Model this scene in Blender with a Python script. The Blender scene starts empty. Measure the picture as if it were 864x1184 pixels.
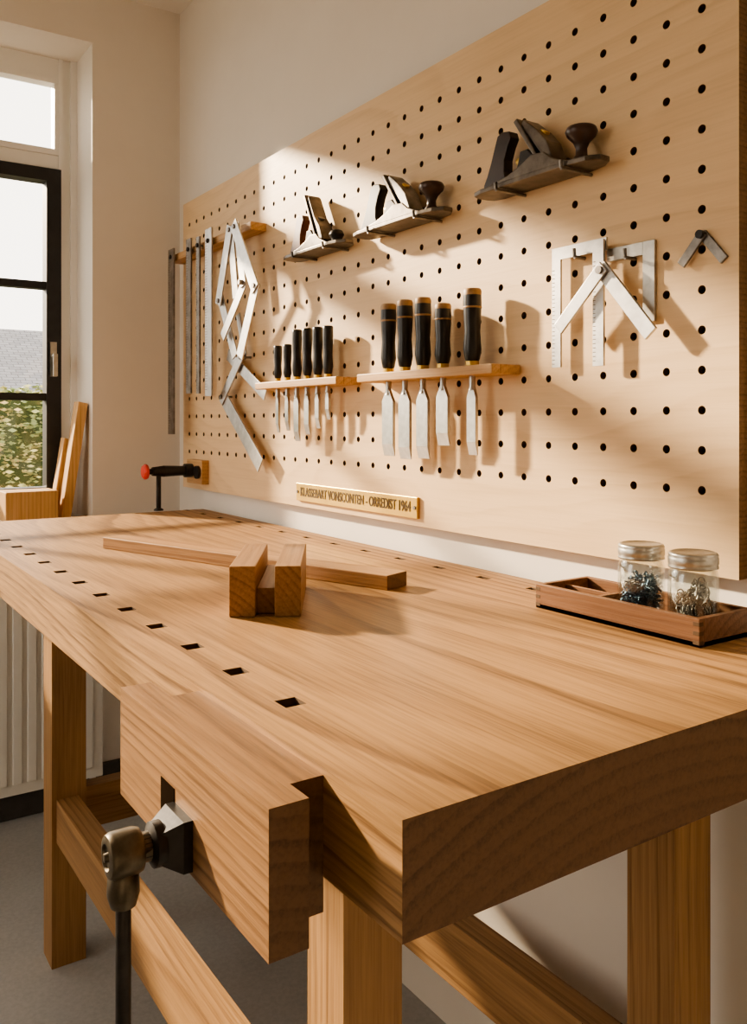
import bpy, bmesh, math, random
from mathutils import Vector, Matrix
random.seed(7)
S=0.7
def W(p): return Vector(((p[0]+4.12)*S,(p[1]-1.60)*S,(p[2]+0.51)*S))
scn=bpy.context.scene
col=scn.collection

# ---------------------------------------------------------------- materials
def newmat(name):
    m=bpy.data.materials.new(name); m.use_nodes=True
    nt=m.node_tree; nt.nodes.clear()
    out=nt.nodes.new('ShaderNodeOutputMaterial')
    b=nt.nodes.new('ShaderNodeBsdfPrincipled')
    nt.links.new(b.outputs[0],out.inputs[0])
    return m,nt,b,out
def math_(nt,op,a,b=None,c=None):
    n=nt.nodes.new('ShaderNodeMath'); n.operation=op
    for i,v in enumerate((a,b,c)):
        if v is None: continue
        if isinstance(v,(int,float)): n.inputs[i].default_value=v
        else: nt.links.new(v,n.inputs[i])
    return n.outputs[0]
def ramp(nt,fac,stops,interp='LINEAR'):
    r=nt.nodes.new('ShaderNodeValToRGB'); r.color_ramp.interpolation=interp
    e=r.color_ramp.elements
    while len(e)>1: e.remove(e[-1])
    e[0].position=stops[0][0]; e[0].color=(*stops[0][1],1)
    for p,c in stops[1:]:
        x=e.new(p); x.color=(*c,1)
    nt.links.new(fac,r.inputs[0]); return r.outputs[0]
def comb(nt,x,y,z):
    n=nt.nodes.new('ShaderNodeCombineXYZ')
    for i,v in enumerate((x,y,z)):
        if isinstance(v,(int,float)): n.inputs[i].default_value=v
        else: nt.links.new(v,n.inputs[i])
    return n.outputs[0]
def noise(nt,vec,scale=1,detail=2,rough=.5):
    n=nt.nodes.new('ShaderNodeTexNoise'); n.inputs['Scale'].default_value=scale
    n.inputs['Detail'].default_value=detail; n.inputs['Roughness'].default_value=rough
    if vec is not None: nt.links.new(vec,n.inputs['Vector'])
    return n.outputs[0]
def mixc(nt,fac,a,b,mode='MIX'):
    n=nt.nodes.new('ShaderNodeMix'); n.data_type='RGBA'; n.blend_type=mode
    if isinstance(fac,(int,float)): n.inputs[0].default_value=fac
    else: nt.links.new(fac,n.inputs[0])
    for i,v in ((6,a),(7,b)):
        if isinstance(v,tuple): n.inputs[i].default_value=(*v,1)
        else: nt.links.new(v,n.inputs[i])
    return n.outputs[2]
def wood(name,light,dark,axis='x',freq=50,cen=(0.1,-.35),dist=.12,rough=.45,ring=.6,pore=.5,bump=.15,stretch=.7,cross=1.2,fine=.3,big=.45,streak=.30):
    m,nt,b,out=newmat(name)
    tc=nt.nodes.new('ShaderNodeTexCoord'); sp=nt.nodes.new('ShaderNodeSeparateXYZ')
    nt.links.new(tc.outputs['Object'],sp.inputs[0])
    o=[math_(nt,'MULTIPLY',sp.outputs[i],1/S) for i in range(3)]
    a,p,q={'x':(o[0],o[1],o[2]),'y':(o[1],o[0],o[2]),'z':(o[2],o[0],o[1])}[axis]
    n1=noise(nt,comb(nt,math_(nt,'MULTIPLY',a,stretch),math_(nt,'MULTIPLY',p,cross),math_(nt,'MULTIPLY',q,cross)),1,2,.4)
    pc=math_(nt,'SUBTRACT',p,cen[0]); qc=math_(nt,'SUBTRACT',q,cen[1])
    r=math_(nt,'SQRT',math_(nt,'ADD',math_(nt,'MULTIPLY',pc,pc),math_(nt,'MULTIPLY',qc,qc)))
    r=math_(nt,'ADD',r,math_(nt,'MULTIPLY',n1,dist))
    n2=noise(nt,comb(nt,math_(nt,'MULTIPLY',a,3),math_(nt,'MULTIPLY',p,40),math_(nt,'MULTIPLY',q,40)),1,3,.6)
    rr=math_(nt,'ADD',math_(nt,'MULTIPLY',r,freq),math_(nt,'MULTIPLY',n2,fine))
    fr=math_(nt,'FRACT',rr)
    saw=ramp(nt,fr,[(0,(.0,)*3),(.45,(.08,)*3),(.82,(1,)*3),(.92,(.9,)*3),(1,(0,)*3)],'LINEAR')
    rid=math_(nt,'FLOOR',rr)
    wn=nt.nodes.new('ShaderNodeTexWhiteNoise'); wn.noise_dimensions='1D'; nt.links.new(rid,wn.inputs['W'])
    saw=math_(nt,'MULTIPLY',saw,math_(nt,'ADD',math_(nt,'MULTIPLY',wn.outputs[0],.7),.4))
    pv=noise(nt,comb(nt,math_(nt,'MULTIPLY',a,5),math_(nt,'MULTIPLY',p,170),math_(nt,'MULTIPLY',q,170)),1,3,.6)
    pr=ramp(nt,pv,[(.36,(1,)*3),(.56,(0,)*3)])
    st=noise(nt,comb(nt,math_(nt,'MULTIPLY',a,1.6),math_(nt,'MULTIPLY',p,95),math_(nt,'MULTIPLY',q,95)),1,3,.6)
    stm=ramp(nt,st,[(.40,(1,)*3),(.60,(0,)*3)])
    bg_=noise(nt,comb(nt,math_(nt,'MULTIPLY',a,1),math_(nt,'MULTIPLY',p,5),math_(nt,'MULTIPLY',q,5)),1.3,2,.5)
    c=mixc(nt,math_(nt,'MULTIPLY',saw,ring),light,dark)
    dk=tuple(x*.5 for x in dark)
    c=mixc(nt,math_(nt,'MULTIPLY',stm,streak),c,dark)
    c=mixc(nt,math_(nt,'MULTIPLY',math_(nt,'MULTIPLY',pr,pore),math_(nt,'ADD',math_(nt,'MULTIPLY',saw,.6),.4)),c,dk)
    c=mixc(nt,math_(nt,'MULTIPLY',bg_,big),c,dark)
    nt.links.new(c,b.inputs['Base Color'])
    b.inputs['Roughness'].default_value=rough
    b.inputs['Specular IOR Level'].default_value=.3
    bp=nt.nodes.new('ShaderNodeBump'); bp.inputs['Strength'].default_value=bump; bp.inputs['Distance'].default_value=.002
    nt.links.new(math_(nt,'SUBTRACT',1,math_(nt,'MULTIPLY',pr,.7)),bp.inputs['Height']); nt.links.new(bp.outputs[0],b.inputs['Normal'])
    return m
def plain(name,c,rough=.5,metal=0,nscale=30,var=.12,bump=0.0,spec=.5):
    m,nt,b,out=newmat(name)
    tc=nt.nodes.new('ShaderNodeTexCoord')
    n=noise(nt,tc.outputs['Object'],nscale,4,.6)
    c2=tuple(x*(1-var*2) for x in c); c1=tuple(min(1,x*(1+var*.6)) for x in c)
    nt.links.new(ramp(nt,n,[(.3,c2),(.7,c1)]),b.inputs['Base Color'])
    b.inputs['Roughness'].default_value=rough; b.inputs['Metallic'].default_value=metal
    b.inputs['Specular IOR Level'].default_value=spec
    if bump:
        bp=nt.nodes.new('ShaderNodeBump'); bp.inputs['Strength'].default_value=bump; bp.inputs['Distance'].default_value=.003
        nt.links.new(n,bp.inputs['Height']); nt.links.new(bp.outputs[0],b.inputs['Normal'])
    return m
def thinglass(name,tint=(1,1,1),refl=.12):
    m,nt,b,out=newmat(name); nt.nodes.remove(b)
    t=nt.nodes.new('ShaderNodeBsdfTransparent'); t.inputs[0].default_value=(*tint,1)
    g=nt.nodes.new('ShaderNodeBsdfGlossy'); g.inputs['Roughness'].default_value=.03
    lw=nt.nodes.new('ShaderNodeLayerWeight'); lw.inputs[0].default_value=.25
    mx=nt.nodes.new('ShaderNodeMixShader')
    nt.links.new(math_(nt,'ADD',math_(nt,'MULTIPLY',lw.outputs['Facing'],.5),refl*.3),mx.inputs[0])
    nt.links.new(t.outputs[0],mx.inputs[1]); nt.links.new(g.outputs[0],mx.inputs[2])
    nt.links.new(mx.outputs[0],out.inputs[0]); return m

OAKL=(.48,.283,.127); OAKD=(.215,.110,.045)
M_top=wood('oak_bench_top',OAKL,OAKD,'x',52,(-.22,-.42),.26,.52,.85,.8,.12,.40,1.0,.22,.25,.25)
M_oakx=wood('oak_x',OAKL,OAKD,'x',55,(.2,-.25),.08,.5)
M_oaky=wood('oak_y',OAKL,OAKD,'y',55,(.2,-.25),.08,.5)
M_oakz=wood('oak_z',OAKL,OAKD,'z',55,(.2,-.25),.08,.5)
M_end=wood('oak_end_grain',(.19,.100,.046),(.10,.050,.023),'x',40,(-.1,-.35),.05,.5,.6,.5,.1,.3,2.0,.4,.3,.1)
M_jaw=wood('oak_vise_jaw',(.38,.215,.098),(.185,.092,.038),'x',60,(.15,-.3),.08,.5,.75,.7)
M_stick=wood('beech_stick',(.54,.325,.155),(.32,.165,.070),'x',60,(.1,-.2),.06,.5)
M_joint=wood('oak_joint_block',(.42,.235,.102),(.21,.100,.038),'x',70,(.1,-.15),.05,.5)
M_ply=wood('birch_plywood',(.83,.615,.380),(.67,.460,.26),'x',14,(.15,-.9),.75,.5,.42,.16,.05,.8,2.2,.4,.45,.12)
M_plyedge=wood('plywood_edge',(.36,.21,.10),(.20,.11,.05),'x',90,(0,-.5),.02,.6)
M_shelf=wood('beech_shelf',(.64,.40,.20),(.44,.255,.115),'x',60,(.1,-.2),.06,.5)
M_pine=wood('pine_offcut',(.72,.46,.22),(.53,.30,.12),'z',60,(.1,-.2),.06,.5)
M_tray=wood('walnut_tray',(.27,.135,.068),(.14,.064,.031),'x',60,(.1,-.2),.06,.45)
M_hole=plain('hole_shade',(.02,.013,.008),1,spec=0)  # near-black colour stands in for shade at the bottom of holes
M_holewood=plain('hole_shade_dovetail_wood',(.11,.060,.026),.8)  # hole walls with shade put into the colour; also the tray dovetails
M_steel=plain('brushed_steel',(.55,.54,.51),.33,1,60,.10)
M_alu=plain('matt_aluminium',(.54,.53,.515),.40,.9,40,.12)
M_steeld=plain('aged_steel',(.28,.26,.24),.42,.9,35,.25)
M_iron=plain('cast_iron',(.035,.03,.027),.42,.5,50,.25,.1)
M_bodyp=plain('plane_iron_body',(.17,.145,.12),.34,.8,40,.25)
M_black=plain('black_handle',(.018,.016,.016),.32,0,20,.2)
M_rose=plain('dark_rosewood',(.045,.020,.013),.3,0,12,.4)
M_brown=plain('brown_tote',(.19,.07,.03),.33,0,12,.3)
M_tan=plain('handle_cap',(.40,.24,.11),.5,0,40,.2)
M_brass=plain('brass',(.70,.47,.13),.36,.8,15,.08)
M_gold=plain('vise_bronze',(.15,.125,.09),.40,.85,50,.25)
M_engr=plain('engraving',(.11,.065,.02),.6,.3)
M_red=plain('red_plastic',(.75,.06,.03),.4)
M_wall=plain('painted_wall',(.81,.755,.68),.85,0,6,.012,.03)
M_ceil=plain('painted_ceiling',(.86,.825,.77),.9,0,6,.01)
M_white=plain('white_gloss_paint',(.86,.84,.80),.4,0,10,.01)
M_bframe=plain('black_steel_frame',(.02,.02,.022),.45,0,30,.15)
M_base=plain('dark_skirting',(.07,.065,.06),.5,0,20,.15)
M_rad=plain('radiator_enamel',(.82,.80,.75),.4,0,10,.01)
M_lid=plain('jar_lid_zinc',(.50,.49,.46),.38,.95,50,.15)
M_blue=plain('blued_screws',(.12,.19,.26),.35,.7,30,.2)
M_ringm=plain('dull_rings',(.42,.40,.37),.35,.9,30,.2)
M_glass=thinglass('window_glass',(1,1,1),.1)
M_jar=thinglass('jar_glass',(.96,.98,.97),.2)
def floor_mat():
    m,nt,b,out=newmat('polished_concrete')
    tc=nt.nodes.new('ShaderNodeTexCoord')
    n=noise(nt,tc.outputs['Object'],2.2,6,.6); n2=noise(nt,tc.outputs['Object'],90,3,.7)
    c=ramp(nt,n,[(.3,(.33,.33,.325)),(.7,(.45,.448,.44))])
    c=mixc(nt,.2,c,ramp(nt,n2,[(.35,(.2,.2,.2)),(.65,(.5,.5,.49))]))
    nt.links.new(c,b.inputs['Base Color']); b.inputs['Roughness'].default_value=.45
    return m
M_floor=floor_mat()
def roof_mat():
    m,nt,b,out=newmat('roof_tiles')
    tc=nt.nodes.new('ShaderNodeTexCoord')
    br=nt.nodes.new('ShaderNodeTexBrick'); br.inputs['Scale'].default_value=2.2
    br.inputs['Color1'].default_value=(.18,.18,.195,1); br.inputs['Color2'].default_value=(.24,.24,.255,1); br.inputs['Mortar'].default_value=(.08,.08,.085,1)
    mp=nt.nodes.new('ShaderNodeMapping'); mp.inputs['Rotation'].default_value=(0,0,math.pi/2)
    nt.links.new(tc.outputs['Object'],mp.inputs[0]); nt.links.new(mp.outputs[0],br.inputs['Vector'])
    nt.links.new(br.outputs[0],b.inputs['Base Color']); b.inputs['Roughness'].default_value=.8
    return m
M_roof=roof_mat()
M_brick=plain('house_brick',(.35,.2,.14),.9,0,8,.2)
def leaf_mat():
    m,nt,b,out=newmat('hedge_leaves')
    tc=nt.nodes.new('ShaderNodeTexCoord')
    n=noise(nt,tc.outputs['Object'],3.5,5,.7)
    nt.links.new(ramp(nt,n,[(.3,(.13,.19,.07)),(.46,(.26,.31,.13)),(.56,(.50,.46,.20)),(.68,(.62,.38,.20))]),b.inputs['Base Color'])
    b.inputs['Roughness'].default_value=.6
    return m
M_leaf=leaf_mat()
M_grass=plain('garden_paving',(.24,.235,.21),.9,0,5,.3)

# ---------------------------------------------------------------- builder
class B:
    def __init__(s,name): s.name=name; s.v=[]; s.f=[]; s.mi=[]; s.sm=[]; s.mats=[]
    def add(s,vs,fs,mat,M=None,smooth=False):
        if mat not in s.mats: s.mats.append(mat)
        k=s.mats.index(mat); o=len(s.v)
        for p in vs:
            p=Vector(p); s.v.append(M@p if M else p)
        for f in fs:
            s.f.append([i+o for i in f]); s.mi.append(k); s.sm.append(smooth)
        return s
    def box(s,x0,x1,y0,y1,z0,z1,mat,M=None,endmat=None):
        vs=[(x,y,z) for x in (x0,x1) for y in (y0,y1) for z in (z0,z1)]
        fs=[(0,4,5,1),(2,3,7,6),(0,2,6,4),(1,5,7,3)]
        ends=[(0,1,3,2),(4,6,7,5)]
        if endmat is None: return s.add(vs,fs+ends,mat,M)
        s.add(vs,fs,mat,M); return s.add(vs,ends,endmat,M)
    def lathe(s,prof,mat,M=None,n=20,sx=1,sy=1,smooth=True,caps=True):
        vs=[];fs=[]
        for r,z in prof:
            for i in range(n):
                a=2*math.pi*i/n; vs.append((r*math.cos(a)*sx,r*math.sin(a)*sy,z))
        for j in range(len(prof)-1):
            for i in range(n):
                k=(i+1)%n; fs.append((j*n+i,j*n+k,(j+1)*n+k,(j+1)*n+i))
        s.add(vs,fs,mat,M,smooth)
        if caps:
            if prof[0][0]>1e-5: s.add(vs[:n],[tuple(range(n))],mat,M)
            if prof[-1][0]>1e-5: s.add(vs[-n:],[tuple(range(n))],mat,M)
        return s
    def cyl(s,p0,p1,r,mat,r1=None,n=16,M=None,smooth=True):
        p0=Vector(p0);p1=Vector(p1);d=p1-p0
        q=Matrix.Translation(p0)@d.to_track_quat('Z','Y').to_matrix().to_4x4()
        if M: q=M@q
        return s.lathe([(r,0),(r if r1 is None else r1,d.length)],mat,q,n,smooth=smooth)
    def path(s,pts,r,mat,n=10,M=None):
        for a,b in zip(pts[:-1],pts[1:]): s.cyl(a,b,r,mat,n=n,M=M)
        return s
    def prism(s,poly,y0,y1,mat,M=None):   # poly in XZ
        n=len(poly)
        vs=[(x,y0,z) for x,z in poly]+[(x,y1,z) for x,z in poly]
        fs=[tuple(range(n)),tuple(reversed(range(n,2*n)))]+[(i,(i+1)%n,(i+1)%n+n,i+n) for i in range(n)]
        return s.add(vs,fs,mat,M)
    def bar(s,p0,p1,w,y0,y1,mat,ext=0):
        a=Vector((p0[0],p0[1]));b=Vector((p1[0],p1[1]));d=(b-a).normalized();n=Vector((-d.y,d.x))*w/2
        a=a-d*ext;b=b+d*ext
        return s.prism([tuple(a+n),tuple(a-n),tuple(b-n),tuple(b+n)],y0,y1,mat)
    def done(s,bevel=0,loc=None,rotz=0,seg=2,recalc=True):
        me=bpy.data.meshes.new(s.name)
        if loc is None:
            pts=[W(p) for p in s.v]
            lo=Vector([min(p[i] for p in pts) for i in range(3)]);hi=Vector([max(p[i] for p in pts) for i in range(3)])
            c=(lo+hi)/2; pts=[p-c for p in pts]
        else:
            pts=[p*S for p in s.v]; c=W(loc)
        me.from_pydata([tuple(p) for p in pts],[],s.f)
        for m in s.mats: me.materials.append(m)
        for p,k,sm in zip(me.polygons,s.mi,s.sm): p.material_index=k; p.use_smooth=sm
        if recalc:
            bm=bmesh.new(); bm.from_mesh(me)
            if recalc=='weld': bmesh.ops.remove_doubles(bm,verts=bm.verts,dist=1e-6)
            bmesh.ops.recalc_face_normals(bm,faces=bm.faces)
            bm.to_mesh(me); bm.free()
        o=bpy.data.objects.new(s.name,me); o.location=c; o.rotation_euler=(0,0,rotz); col.objects.link(o)
        if bevel:
            md=o.modifiers.new('bevel','BEVEL'); md.width=bevel*S; md.segments=seg; md.limit_method='ANGLE'; md.angle_limit=math.radians(50)
        return o

WY=1.60; BF=1.57; EX=-4.12; FZ=-.51; CZ=3.33
XR=1.6; YN=-2.6
# ---------------------------------------------------------------- room
B('wall_back').box(EX-.38,XR+.2,WY,WY+.2,FZ,CZ,M_wall).done()
WL=-1.30
w=B('wall_left')
w.box(EX-.38,EX,YN,WY,FZ,.78,M_wall).box(EX-.38,EX,YN,WY,3.08,CZ,M_wall)
w.box(EX-.38,EX,1.166,WY,.78,3.08,M_wall).box(EX-.38,EX,YN,WL,.78,3.08,M_wall)
w.done()
B('wall_right').box(XR,XR+.2,YN,WY,FZ,CZ,M_wall).done()
fa,fb=-3.7,-1.8  # span of the added front opening, sized to set the fill light
w=B('wall_front')
w.box(EX-.38,XR+.2,YN-.3,YN,FZ,.5,M_wall).box(EX-.38,XR+.2,YN-.3,YN,3.08,CZ,M_wall)
w.box(EX-.38,fa,YN-.3,YN,.5,3.08,M_wall).box(fb,XR+.2,YN-.3,YN,.5,3.08,M_wall); w.done()
w=B('added_fill_window')  # unseen window added to let fill light onto pegboard and bench front
w.box(fa,fb,YN-.25,YN-.18,.5,.58,M_white).box(fa,fb,YN-.25,YN-.18,3.0,3.08,M_white)
for k in range(3):
    x=fa+.04+(fb-fa-.08)*k/2; w.box(x-.04,x+.04,YN-.25,YN-.18,.58,3.0,M_white)
w.done(.003)
B('floor').box(EX-.38,XR+.2,YN-.3,WY+.2,FZ-.1,FZ,M_floor).done()
B('ceiling').box(EX-.38,XR+.2,YN-.3,WY+.2,CZ,CZ+.1,M_ceil).done()
B('baseboard_left').box(EX,EX+.03,YN,WY,FZ,FZ+.16,M_base).done(.004)
# window
w=B('window_1')
fx0,fx1=-4.48,-4.41
y0,y1,z0,z1=WL,1.166,.82,3.08
w.box(fx0,fx1,y1-.076,y1,z0,z1,M_white).box(fx0,fx1,y0,y0+.076,z0,z1,M_white)
a,b_=y0+.076,y1-.076
w.box(fx0,fx1,a,b_,z1-.095,z1,M_white).box(fx0,fx1,a,b_,z0,z0+.06,M_white)
w.box(fx0,fx1,a,b_,2.53,2.60,M_white)
w.box(fx1,fx1+.012,y1-.085,y1-.066,z0,z1,M_white).box(fx1,fx1+.02,y1-.03,y1,z0,z1,M_white)
gx,gh=fx0+.01,fx1+.008
w.box(gx,gh,a,b_,2.601,2.63,M_white).box(gx,gh,a,b_,2.955,2.984,M_white)
w.box(gx,gh,a,a+.03,2.631,2.954,M_white).box(gx,gh,b_-.03,b_,2.631,2.954,M_white)
X0,X1=fx0+.005,fx1+.02
w.box(X0,X1,a,a+.07,.882,2.528,M_bframe).box(X0,X1,b_-.07,b_,.882,2.528,M_bframe)
w.box(X0,X1,a+.07,b_-.07,2.465,2.528,M_bframe).box(X0,X1,a+.07,b_-.07,.882,.955,M_bframe)
for z in (1.40,1.95): w.box(X0+.02,X1-.01,a+.07,b_-.07,z-.018,z+.018,M_bframe)
for z0_,z1_ in ((.955,1.382),(1.418,1.932),(1.968,2.465)): w.box(X0+.02,X1-.01,-.018,.018,z0_,z1_,M_bframe)
w.box(fx0+.03,fx0+.034,a+.05,b_-.05,.93,2.48,M_glass); w.box(fx0+.03,fx0+.034,a+.02,b_-.02,2.62,2.965,M_glass)
w.box(-4.39,-4.375,1.035,1.065,1.50,1.67,M_steel).cyl((-4.375,1.05,1.60),(-4.34,1.05,1.60),.012,M_steel).box(-4.35,-4.335,1.04,1.06,1.50,1.61,M_steel)
w.done()
B('window_sill').box(-4.41,EX+.05,WL,1.166,.785,.82,M_white).done(.005)
B('wood_offcut_block').box(-4.30,-4.12,.78,1.01,.82,.958,M_pine).done(.004)
def plank(name,ybot,ytop,ztop,x0,x1,th):
    b=B(name); n=th
    vs=[]
    for x in (x0,x1):
        vs+= [(x,ybot,.82),(x,ybot+n,.82),(x,ytop+n,ztop-.01),(x,ytop,ztop)]
    b.add(vs,[(0,1,2,3),(7,6,5,4),(0,4,5,1),(1,5,6,2),(2,6,7,3),(3,7,4,0)],M_pine); b.done(.003)
plank('leaning_plank',1.035,1.115,1.375,-4.25,-4.17,.045)
plank('leaning_plank',1.015,1.075,1.20,-4.34,-4.27,.035)
# radiator
r=B('radiator'); ra,rb=-1.1,1.19
r.box(-4.09,-4.03,ra,rb,-.38,.60,M_rad)
y=ra+.03
while y<rb-.04:
    r.box(-4.03,-4.018,y,y+.042,-.33,.55,M_rad); y+=.062
r.box(-4.095,-4.02,ra,rb,.60,.615,M_rad).box(-4.12,-4.09,.9,.95,0,.1,M_rad).box(-4.12,-4.09,-.9,-.85,0,.1,M_rad)
r.cyl((-4.06,1.15,-.38),(-4.06,1.15,-.51),.014,M_white)
r.done(.005)

# ---------------------------------------------------------------- outside
B('garden_ground').box(-60,30,-40,40,FZ-.4,FZ-.15,M_grass).done()
h=B('garden_hedge'); 
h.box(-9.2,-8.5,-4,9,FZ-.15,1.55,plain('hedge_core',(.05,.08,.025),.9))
vs=[];fs=[]
for i in range(14000):
    yy=random.uniform(-.5,4.5); zz=random.uniform(.2,1.70+.10*math.sin(yy*2.3)+.06*math.sin(yy*7)); xx=-8.5+random.uniform(-.3,.28)
    s_=random.uniform(.02,.045); R=Matrix.Rotation(random.uniform(0,6.3),4,'Z')@Matrix.Rotation(random.uniform(0,6.3),4,'X')
    o=len(vs)
    for q in ((-s_,0,0),(0,-s_*.5,0),(s_,0,0),(0,s_*.5,0)): vs.append(Vector((xx,yy,zz))+R@Vector(q))
    fs.append((o,o+1,o+2,o+3))
h.add(vs,fs,M_leaf); h.done()
h=B('neighbour_house'); h.box(-34,-26,-6,24,FZ-.15,2.0,M_brick)
h.add([(-25.5,-7,1.9),(-25.5,25,1.9),(-30,25,4.3),(-30,-7,4.3),(-34.5,-7,1.9),(-34.5,25,1.9)],[(0,1,2,3),(3,2,5,4),(0,3,4),(1,5,2)],M_roof); h.done()

# ---------------------------------------------------------------- workbench
X0,X1=-3.76,-.712; Y0,Y1=.516,1.575; ZT=.87; ZB=.742
b=B('workbench')
dogs=[]
for n in range(14): dogs.append((-1.102-.1865*n-.018,-1.102-.1865*n+.018,.580,.614))
backs=[]
for n in range(13): backs.append((-1.51-.1865*n-.022,-1.51-.1865*n+.022,1.482,1.502))
def slabtop(ya,yb,holes,ha,hb):
    cuts=sorted([X0,X1]+[v for d in holes for v in d[:2]])
    b.add([(X0,ya,ZT),(X1,ya,ZT),(X1,ha,ZT),(X0,ha,ZT)],[(0,1,2,3)],M_top)
    b.add([(X0,hb,ZT),(X1,hb,ZT),(X1,yb,ZT),(X0,yb,ZT)],[(0,1,2,3)],M_top)
    for i in range(0,len(cuts)-1,2):
        b.add([(cuts[i],ha,ZT),(cuts[i+1],ha,ZT),(cuts[i+1],hb,ZT),(cuts[i],hb,ZT)],[(0,1,2,3)],M_top)
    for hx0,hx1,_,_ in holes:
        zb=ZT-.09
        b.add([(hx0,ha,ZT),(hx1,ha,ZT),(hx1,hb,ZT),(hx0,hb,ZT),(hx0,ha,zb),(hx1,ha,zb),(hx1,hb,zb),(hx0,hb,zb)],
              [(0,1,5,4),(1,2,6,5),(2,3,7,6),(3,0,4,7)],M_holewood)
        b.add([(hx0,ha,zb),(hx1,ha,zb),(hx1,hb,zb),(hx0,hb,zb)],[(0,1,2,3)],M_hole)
slabtop(Y0,1.0,dogs,.580,.614); slabtop(1.0,Y1,backs,1.482,1.502)
slabv=[(X0,Y0,ZB),(X1,Y0,ZB),(X1,Y1,ZB),(X0,Y1,ZB),(X0,Y0,ZT),(X1,Y0,ZT),(X1,Y1,ZT),(X0,Y1,ZT)]
b.add(slabv,[(0,3,2,1),(0,1,5,4),(2,3,7,6)],M_top)
b.add(slabv,[(1,2,6,5),(3,0,4,7)],M_end)
L=.11
legs=[(-1.215,.69),(-1.12,1.36),(-3.01,.69),(-3.01,1.36)]
for x,y in legs: b.box(x,x+L,y,y+L,FZ,ZB,M_oakz)
b.box(-2.90,-1.215,.705,.775,-.10,.04,M_oakx); b.box(-2.90,-1.12,1.385,1.455,-.16,.0,M_oakx)
b.box(-2.985,-2.925,.80,1.36,-.09,.05,M_oaky); b.box(-1.17,-1.12,.80,1.36,.60,ZB,M_oaky)
b.box(-2.985,-2.925,.80,1.36,.62,ZB,M_oaky)
b.done(recalc=False)
# vise
v=B('bench_vise')
v.box(-1.31,-.811,.4135,.4625,.706,.87,M_jaw,endmat=M_end)
v.box(-1.25,-.871,.4625,.516,.700,.862,M_jaw,endmat=M_end)
vx=-1.052; vz=.745
v.prism([(vx-.080,vz+.01),(vx-.080,vz+.050),(vx-.030,vz+.050),(vx-.030,vz-.03),(vx-.080,vz-.03)],.4125,.4134,M_hole)  # thin dark plate painted as a shaded slot, nothing is cut
My=lambda x,y,z: Matrix.Translation((x,y,z))@Matrix.Rotation(math.pi/2,4,'X')
RZ=Matrix.Rotation(math.pi/4,4,'Z')
v.lathe([(.046,0),(.046,.012),(.030,.034),(.024,.04)],M_iron,My(vx,.4135,vz)@RZ,4,smooth=False)
v.lathe([(.028,.030),(.028,.042),(.018,.046),(.018,.055)],M_iron,My(vx,.4135,vz),20)
v.lathe([(.018,.045),(.018,.055),(.026,.058),(.028,.064),(.028,.092),(.025,.098),(.016,.100),(.015,.096),(.006,.096),(.005,.102),(0,.102)],M_gold,My(vx,.4135,vz),28)
hy=.4135-.078
v.lathe([(.014,-.018),(.019,-.026),(.020,-.050),(.016,-.064)],M_gold,Matrix.Translation((vx,hy,vz)),20)
v.lathe([(.0095,-.06),(.0095,-.42)],M_iron,Matrix.Translation((vx,hy,vz)),16)
v.lathe([(.012,-.41),(.02,-.42),(.022,-.44),(.014,-.46),(0,-.463)],M_iron,Matrix.Translation((vx,hy,vz)),16)
v.done(.002,recalc='weld')

# ---------------------------------------------------------------- pegboard
p=B('pegboard'); PX0,PX1,PZ0,PZ1=-3.994,-1.014,.96,2.339
px,pz=.088,.084; NC=33; NR=14
gx1=-1.099+px/2; gx0=gx1-NC*px; gz0=1.135-pz/2; gz1=gz0+NR*pz
def quad(x0,x1,z0,z1): p.add([(x0,BF,z0),(x1,BF,z0),(x1,BF,z1),(x0,BF,z1)],[(0,1,2,3)],M_ply)
quad(PX0,PX1,PZ0,gz0); quad(PX0,PX1,gz1,PZ1); quad(PX0,gx0,gz0,gz1); quad(gx1,PX1,gz0,gz1)
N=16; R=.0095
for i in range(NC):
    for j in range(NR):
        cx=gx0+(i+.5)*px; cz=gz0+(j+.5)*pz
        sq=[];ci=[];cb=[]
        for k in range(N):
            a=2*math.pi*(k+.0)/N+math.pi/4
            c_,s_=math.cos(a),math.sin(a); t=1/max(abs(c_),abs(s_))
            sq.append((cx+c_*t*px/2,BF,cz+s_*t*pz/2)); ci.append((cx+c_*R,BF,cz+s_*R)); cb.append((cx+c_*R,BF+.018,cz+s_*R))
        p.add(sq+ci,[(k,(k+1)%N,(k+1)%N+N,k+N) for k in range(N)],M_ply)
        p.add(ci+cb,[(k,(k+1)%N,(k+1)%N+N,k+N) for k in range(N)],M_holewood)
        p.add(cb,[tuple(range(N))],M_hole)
p.add([(PX0,BF,PZ0),(PX1,BF,PZ0),(PX1,BF,PZ1),(PX0,BF,PZ1),(PX0,WY-.001,PZ0),(PX1,WY-.001,PZ0),(PX1,WY-.001,PZ1),(PX0,WY-.001,PZ1)],
      [(0,4,5,1),(1,5,6,2),(2,6,7,3),(3,7,4,0),(4,7,6,5)],M_plyedge)
p.done(recalc=False)

# ---------------------------------------------------------------- pegs
def pegs(name,pts,y0=1.475,r=.0045,up=.018):
    b=B(name)
    for x,z in pts: b.path([(x,BF,z),(x,y0,z),(x,y0-.002,z+up)],r,M_steeld,8)
    return b.done()

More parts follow.
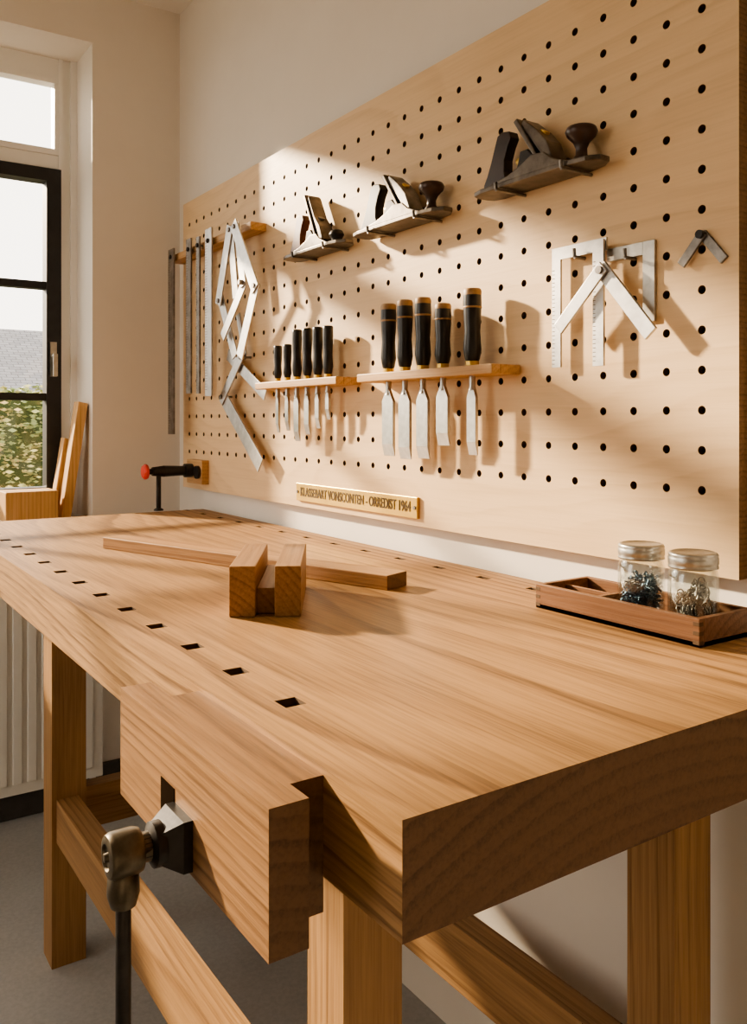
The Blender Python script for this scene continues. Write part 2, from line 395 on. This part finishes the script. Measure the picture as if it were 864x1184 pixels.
# ---------------------------------------------------------------- planes
def handplane(x0,L,z,tote,irons=1.0,knob=True,style=0):
    b=B('hand_plane'); yc=1.522; hw=.045
    M=Matrix.Translation((x0,yc,z))
    out=[(0,-.4),(.02,-.8),(.10,-1),(.80,-1),(.93,-.8),(1,-.35),(1,.35),(.93,.8),(.80,1),(.10,1),(.02,.8),(0,.4)]
    n=len(out)
    vs=[(u*L,w_*hw,0) for u,w_ in out]+[(u*L,w_*hw,.013) for u,w_ in out]
    b.add(vs,[tuple(range(n)),tuple(range(n,2*n))]+[(i,(i+1)%n,(i+1)%n+n,i+n) for i in range(n)],M_bodyp,M)
    ck=[(.14*L,.01),(.84*L,.01),(.78*L,.018),(.70*L,.032),(.64*L,.052),(.54*L,.056),(.46*L,.040),(.34*L,.024),(.2*L,.016)]
    for s_ in (-1,1): b.prism(ck,(hw-.007)*s_,hw*s_,M_bodyp,M)
    b.prism([(.36*L,.012),(.60*L,.012),(.58*L,.035),(.47*L,.080),(.41*L,.080)],-.028,.028,M_iron,M)
    b.prism([(.615*L,.004),(.635*L,.008),(.39*L,.165*irons),(.36*L,.158*irons)],-.032,.032,M_bodyp,M)
    b.prism([(.645*L,.020),(.675*L,.034),(.62*L,.085),(.54*L,.122),(.435*L,.158*irons),(.41*L,.146*irons)],-.026,.026,M_bodyp if style!=1 else M_steeld,M)
    b.cyl((.50*L,0,.085),(.555*L,0,.120),.012,M_brass if style!=2 else M_steeld,M=M)
    b.cyl((.40*L,0,.07),(.34*L,0,.062),.014,M_brass,M=M)
    tp=[(.05*L,.012),(.27*L,.012),(.255*L,.030),(.240*L,.050),(.242*L,.080),(.27*L,.110),(.30*L,.130),(.285*L,.148),(.22*L,.153),(.180*L,.146),(.155*L,.120),(.120*L,.082),(.085*L,.050),(.055*L,.030)]
    b.prism(tp,-.016,.016,tote,M)
    if knob:
        b.lathe([(.022,.012),(.023,.018),(.014,.030),(.013,.045),(.020,.060),(.034,.074),(.038,.084),(.034,.095),(.014,.101),(0,.101)],tote if style==0 else M_rose,M@Matrix.Translation((.83*L,0,0)),24)
    else:
        b.lathe([(.022,.012),(.018,.02),(.020,.03),(.027,.042),(.020,.056),(0,.060)],M_iron,M@Matrix.Translation((.80*L,0,0)),20)
    o=b.done(.0045,seg=3)
    pegs('plane_peg',[(x0+.27*L,z-.0055),(x0+.80*L,z-.0055)],1.468)
handplane(-1.735,.42,1.872,M_rose,1.0,True,0)
handplane(-2.330,.45,1.872,M_black,1.0,True,1)
handplane(-2.805,.405,1.872,M_brown,1.28,False,2)

# ---------------------------------------------------------------- chisels
def rack(x0,x1,z,chs,slot):
    b=B('chisel_rack')
    b.box(x0,x1,1.47,1.50,z-.026,z,M_shelf); b.box(x0,x1,1.53,BF,z-.026,z,M_shelf)
    e=x0
    for x in chs:
        b.box(e,x-slot,1.50,1.53,z-.026,z,M_shelf); e=x+slot
    b.box(e,x1,1.50,1.53,z-.026,z,M_shelf)
    b.done(.003)
def chisel(x,z,top,bot,hr,bw,cap=True):
    b=B('chisel'); M=Matrix.Translation((x,1.515,z)); H=top-z
    b.lathe([(hr*.55,.0005),(hr*.62,.01),(hr*.8,.02),(hr*.98,H*.22),(hr*.84,H*.45),(hr*.93,H*.62),(hr*1.0,H*.80),(hr*.97,H*.92)],M_black,M,20)
    b.lathe([(hr*.98,H*.915),(hr*.99,H*.97),(hr*.86,H*1.0),(0,H*1.0)],M_tan if cap else M_black,M,20)
    if cap: b.lathe([(hr*.985,H*.745),(hr*1.01,H*.75),(hr*1.03,H*.765),(hr*1.01,H*.77)],M_tan,M,20)
    b.lathe([(hr*.70,.001),(hr*.72,.014)],M_brass,M,16)
    zb=bot-z; sh=-.030-(abs(zb)-.026)*.16
    b.lathe([(.0095,0),(.0085,sh+.01),(.011,sh)],M_steel,M,12)
    w=bw/2
    b.prism([(-w*.30,sh+.014),(w*.30,sh+.014),(w,sh-.02),(w,zb+.035),(-w,zb+.035),(-w,sh-.02)],-.005,.005,M_steel,M)
    vs=[(-w,-.005,zb+.035),(w,-.005,zb+.035),(w,.005,zb+.035),(-w,.005,zb+.035),(-w,.005,zb),(w,.005,zb),(w,.0035,zb),(-w,.0035,zb)]
    b.add(vs,[(0,1,6,7),(3,2,5,4),(7,6,5,4),(0,3,4,7),(1,2,5,6)],M_alu,M)
    b.done(.001)
big=[(-2.163,1.641,1.173,.0245,.058),(-2.077,1.643,1.166,.0245,.056),(-1.988,1.640,1.171,.0245,.054),(-1.895,1.612,1.211,.024,.052),(-1.768,1.638,1.188,.0255,.036)]
rack(-2.275,-1.640,1.428,[c[0] for c in big],.0115)
for c in big: chisel(c[0],1.428,c[1],c[2],c[3],c[4])
sm=[(-2.895,1.566,1.237,.0165,.022),(-2.819,1.566,1.245,.0165,.026),(-2.746,1.614,1.207,.0185,.036),(-2.670,1.612,1.233,.0185,.032),(-2.596,1.610,1.255,.0185,.026),(-2.526,1.608,1.286,.0185,.022)]
rack(-3.00,-2.40,1.428,[c[0] for c in sm],.0115)
for c in sm: chisel(c[0],1.428,c[1],c[2],c[3],c[4],cap=False)

# ---------------------------------------------------------------- hanging rules & bevels (left)
b=B('tool_rail'); b.box(-3.985,-3.10,1.50,BF,2.045,2.078,M_shelf)
for x in (-3.92,-3.70,-3.59,-3.473):
    b.cyl((x,1.50,2.062),(x,1.4865,2.062),.006,M_steeld,n=8)
b.done(.003)
def rule(name,x,zt,zb,w,mat,y=1.478,t=.008):
    b=B(name); b.bar((x,zt),(x,zb),w,y,y+t,mat)
    z=zt-.05
    while z>zb+.02:
        b.box(x-w/2+.001,x-w/2+w*.35,y-.0006,y,z,z+.0015,M_engr); z-=.012
    b.lathe([(.010,0),(.010,.006),(.006,.009),(0,.009)],M_iron,My(x,y,2.062),14)
    b.done(.001)
rule('steel_rule',-3.92,2.10,1.218,.070,M_steeld)
rule('steel_rule',-3.70,2.11,1.406,.055,M_steeld)
rule('steel_rule',-3.59,2.10,1.403,.035,M_steeld)
rule('steel_rule',-3.473,2.115,1.389,.068,M_alu)
def linkage(name,segs,y,mat,piv):
    b=B(name)
    for k,(a,c,ww) in enumerate(segs): b.bar(a,c,ww,y+.006*k,y+.006*k+.0055,mat,ext=ww*.3)
    for a in piv: b.cyl((a[0],y-.005,a[1]),(a[0],y+.006*len(segs),a[1]),.010,M_steeld,n=12)
    return b.done(.001)
linkage('folding_square',[((-3.154,2.06),(-2.975,1.80),.058),((-2.975,1.80),(-3.11,1.55),.056),((-3.154,2.06),(-3.10,1.83),.050),((-3.10,1.83),(-3.30,1.64),.046)],1.452,M_alu,[(-3.154,2.06),(-2.975,1.80),(-3.10,1.83)])
linkage('sliding_bevel',[((-3.262,2.07),(-3.37,1.79),.056),((-3.262,2.07),(-3.215,1.80),.050),((-3.37,1.79),(-3.24,1.56),.052)],1.4795,M_alu,[(-3.262,2.07),(-3.37,1.79)])
linkage('sliding_bevel',[((-3.24,1.545),(-3.43,1.375),.046),((-3.43,1.385),(-3.085,1.115),.066),((-3.38,1.56),(-3.05,1.39),.048),((-3.24,1.56),(-3.30,1.72),.034)],1.520,M_alu,[(-3.43,1.385),(-3.24,1.545)])
def spegs(name,pts):
    b=B(name)
    for x,z,y in pts: b.cyl((x,BF,z),(x,y,z),.005,M_steeld,n=8)
    return b.done()
spegs('bevel_peg',[(-3.24,1.545,1.546),(-3.43,1.385,1.546)])

# ---------------------------------------------------------------- squares (right)
def ticks(b,x,z0,z1,y,w):
    z=z0
    while z<z1: b.box(x,x+w,y-.0006,y,z,z+.0014,M_engr); z+=.010
b=B('framing_square'); b.bar((-1.492,1.705),(-1.492,1.412),.028,1.548,1.554,M_alu).bar((-1.478,1.690),(-1.335,1.690),.030,1.548,1.554,M_alu)
ticks(b,-1.505,1.42,1.66,1.548,.008); b.box(-1.36,-1.35,1.554,BF,1.68,1.69,M_steeld); b.done(.001)
b=B('steel_rule'); b.bar((-1.352,1.70),(-1.352,1.408),.032,1.539,1.545,M_alu); ticks(b,-1.367,1.42,1.66,1.539,.008); b.done(.001)
b=B('try_square'); b.bar((-1.345,1.665),(-1.244,1.665),.030,1.562,1.568,M_steel).bar((-1.228,1.680),(-1.228,1.500),.032,1.562,1.569,M_steel).box(-1.3,-1.29,1.568,BF,1.66,1.67,M_alu); b.done(.001)
b=B('sliding_bevel'); b.bar((-1.330,1.625),(-1.452,1.510),.032,1.520,1.526,M_alu,ext=.012).bar((-1.330,1.625),(-1.205,1.478),.036,1.528,1.536,M_alu,ext=.012)
b.cyl((-1.33,1.514,1.625),(-1.33,1.538,1.625),.009,M_steeld); b.done(.001)
b=B('centre_gauge'); b.bar((-1.093,1.668),(-1.139,1.615),.020,1.557,1.563,M_steeld,ext=.005).bar((-1.093,1.668),(-1.047,1.612),.020,1.5635,BF,M_steeld,ext=.005)
b.cyl((-1.093,1.55,1.668),(-1.093,BF,1.668),.009,M_iron).done(.001)
pegs('square_peg',[(-1.42,1.671),(-1.27,1.646)],1.535,.0045,.020)

# ---------------------------------------------------------------- plaque
e=bpy.data.objects.new('brass_plaque',None); col.objects.link(e); e.location=W((-2.455,1.566,1.016))
pl=B('plate').box(-2.834,-2.077,1.560,BF,.983,1.049,M_brass)
for x in (-2.822,-2.089):
    pl.cyl((x,1.560,1.016),(x,1.557,1.016),.006,M_steeld,n=12)
pl=pl.done(.002)
cu=bpy.data.curves.new('lettering','FONT'); cu.body='KLASSEBART VONSCONTEN - ORREDIST 1964'; cu.size=.046*S; cu.offset=.0003; cu.extrude=.0006; cu.align_x='CENTER'; cu.align_y='CENTER'
tmp=bpy.data.objects.new('tmp',cu); col.objects.link(tmp)
bpy.context.view_layer.update()
me=bpy.data.meshes.new_from_object(tmp); bpy.data.objects.remove(tmp)
wd=max(v.co.x for v in me.vertices)-min(v.co.x for v in me.vertices)
k=.69*S/wd
for v_ in me.vertices: v_.co.x*=k
me.materials.clear(); me.materials.append(M_engr)
t=bpy.data.objects.new('lettering',me); col.objects.link(t); t.rotation_euler=(math.pi/2,0,0); t.location=W((-2.455,1.5593,1.016))
for c in (pl,t):
    c.parent=e; c.matrix_parent_inverse=Matrix.Translation(e.location).inverted()

# ---------------------------------------------------------------- clamp (left)
b=B('wall_clamp')
b.box(-3.86,-3.68,1.535,BF,.99,1.10,M_shelf)
b.cyl((-3.72,1.535,1.045),(-3.72,1.522,1.045),.030,M_iron,n=20)
cx=-3.80
b.cyl((cx,1.535,1.05),(cx,1.50,1.05),.032,M_black,n=20)
b.cyl((cx,1.50,1.05),(cx,1.40,1.05),.022,M_black,.026,n=20)
b.cyl((cx,1.40,1.05),(cx,1.345,1.05),.026,M_iron,.020,n=20)
b.cyl((cx,1.345,1.05),(cx,1.32,1.05),.013,M_iron)
b.lathe([(.018,0),(.034,.004),(.036,.015),(.028,.024),(0,.026)],M_red,My(cx,1.325,1.05),12,smooth=False)
b.cyl((cx,1.375,1.05),(cx,1.375,.875),.011,M_iron)
b.lathe([(.022,0),(.022,.006),(.012,.012)],M_iron,Matrix.Translation((cx,1.375,.8705)))
b.done(.002)

# ---------------------------------------------------------------- timber on the bench
ang=math.atan2(.366,1.079)
b=B('wooden_batten'); b.box(0,1.14,0,.082,0,.036,M_stick,endmat=M_end); b.done(.002,loc=(-2.775,.818,ZT+.0005),rotz=ang,recalc='weld')
b=B('joinery_test_block')
b.box(0,.33,-.055,0,0,.106,M_joint).box(0,.33,-.150,-.095,0,.106,M_joint).box(.03,.33,-.095,-.055,.0,.055,M_joint)
b.done(.002,loc=(-1.649,.748,ZT+.0005),rotz=math.atan2(.52,-.85))

# ---------------------------------------------------------------- tray and jars
b=B('wooden_tray'); tx0,tx1,ty0,ty1=-1.362,-.950,1.350,1.515; tz=ZT+.0005; th=.013; tt=tz+.052
b.box(tx0,tx1,ty0,ty1,tz,tz+.01,M_tray)
b.box(tx0,tx1,ty0,ty0+th,tz,tt,M_tray).box(tx0,tx1,ty1-th,ty1,tz,tt,M_tray)
b.box(tx0,tx0+th,ty0+th,ty1-th,tz,tt,M_tray).box(tx1-th,tx1,ty0+th,ty1-th,tz,tt,M_tray)
b.box(-1.225,-1.215,ty0+th,ty1-th,tz+.01,tt-.008,M_tray)
b.box(tx0+th,-1.225,1.430,1.438,tz+.01,tt-.008,M_tray)
for k in range(3):
    z=tz+.004+k*.017
    b.box(tx1-.014,tx1+.0004,ty0-.0004,ty0+.012,z,z+.008,M_holewood); b.box(tx0-.0004,tx0+.014,ty0-.0004,ty0+.010,z,z+.008,M_holewood)
b.done(.001)
def jar(x,y,kind):
    z=tz+.0105
    e=bpy.data.objects.new('glass_jar',None); col.objects.link(e); e.location=W((x,y,z))
    M=Matrix.Translation((x,y,z)); parts=[]
    g=B('jar_glass'); g.lathe([(.036,.001),(.043,.004),(.0465,.012),(.0465,.100),(.044,.112),(.038,.120),(.038,.126)],M_jar,M,40,caps=False)
    g.lathe([(0,.006),(.036,.005),(.0425,.014),(.0425,.100),(.040,.110),(.036,.118)],M_jar,M,40,caps=False); parts.append(g.done(recalc=False))
    l=B('jar_lid'); l.lathe([(.041,.117),(.046,.118),(.0465,.121),(.045,.124),(.0465,.127),(.0465,.138),(.045,.1405),(.0465,.143),(.044,.147),(.040,.1485),(.037,.1465),(0,.1465)],M_lid,M,40); parts.append(l.done())
    c=B('jar_contents')
    for i in range(520 if kind==0 else 110):
        a=random.uniform(0,6.28); rr=.040*math.sqrt(random.random()); hz=.012+random.random()*(.058+.010*math.sin(a))
        if kind==0:
            d=Vector((random.gauss(0,1),random.gauss(0,1),random.gauss(0,.6))).normalized()*.009
            p0=Vector((rr*.82*math.cos(a),rr*.82*math.sin(a),hz+.004))
            c.cyl(p0-d,p0+d,.0016,M_blue,.0008,n=5,M=M); c.cyl(p0-d,p0-d*1.15,.0032,M_blue,n=6,M=M)
        else:
            rr*=.70; R=Matrix.Translation((rr*math.cos(a),rr*math.sin(a),hz+.006))@Matrix.Rotation(random.uniform(0,3),4,'X')@Matrix.Rotation(random.uniform(0,3),4,'Y')
            q=.011
            pts=[(q*math.cos(2*math.pi*t_/10),q*math.sin(2*math.pi*t_/10),0) for t_ in range(11)]
            c.path(pts,.0013,M_ringm,5,M@R)
    parts.append(c.done())
    for o in parts: o.parent=e; o.matrix_parent_inverse=Matrix.Translation(e.location).inverted()
jar(-1.150,1.440,0); jar(-1.020,1.430,1)

# ---------------------------------------------------------------- light
wd=bpy.data.worlds.new('World'); scn.world=wd; wd.use_nodes=True
bg=wd.node_tree.nodes['Background']; bg.inputs[0].default_value=(1,.915,.80,1); bg.inputs[1].default_value=3.9
sun=bpy.data.lights.new('sun','SUN'); sun.energy=16; sun.color=(1,.80,.56); sun.angle=math.radians(2.6)
so=bpy.data.objects.new('sun',sun); col.objects.link(so); so.location=(-6,-3,6)
so.rotation_euler=Vector((1,.40,-.42)).to_track_quat('-Z','Y').to_euler()

cam=bpy.data.cameras.new('camera'); co=bpy.data.objects.new('camera',cam); col.objects.link(co)
co.location=W((0,0,1.28)); co.rotation_euler=(math.pi/2,0,math.radians(56))
cam.sensor_fit='HORIZONTAL'; cam.sensor_width=36; cam.lens=36*989/864; cam.shift_y=-105/864
cam.clip_start=.02
scn.camera=co
scn.view_settings.view_transform='AgX'
try: scn.view_settings.look='AgX - Medium High Contrast'
except Exception: pass
scn.view_settings.exposure=0.1
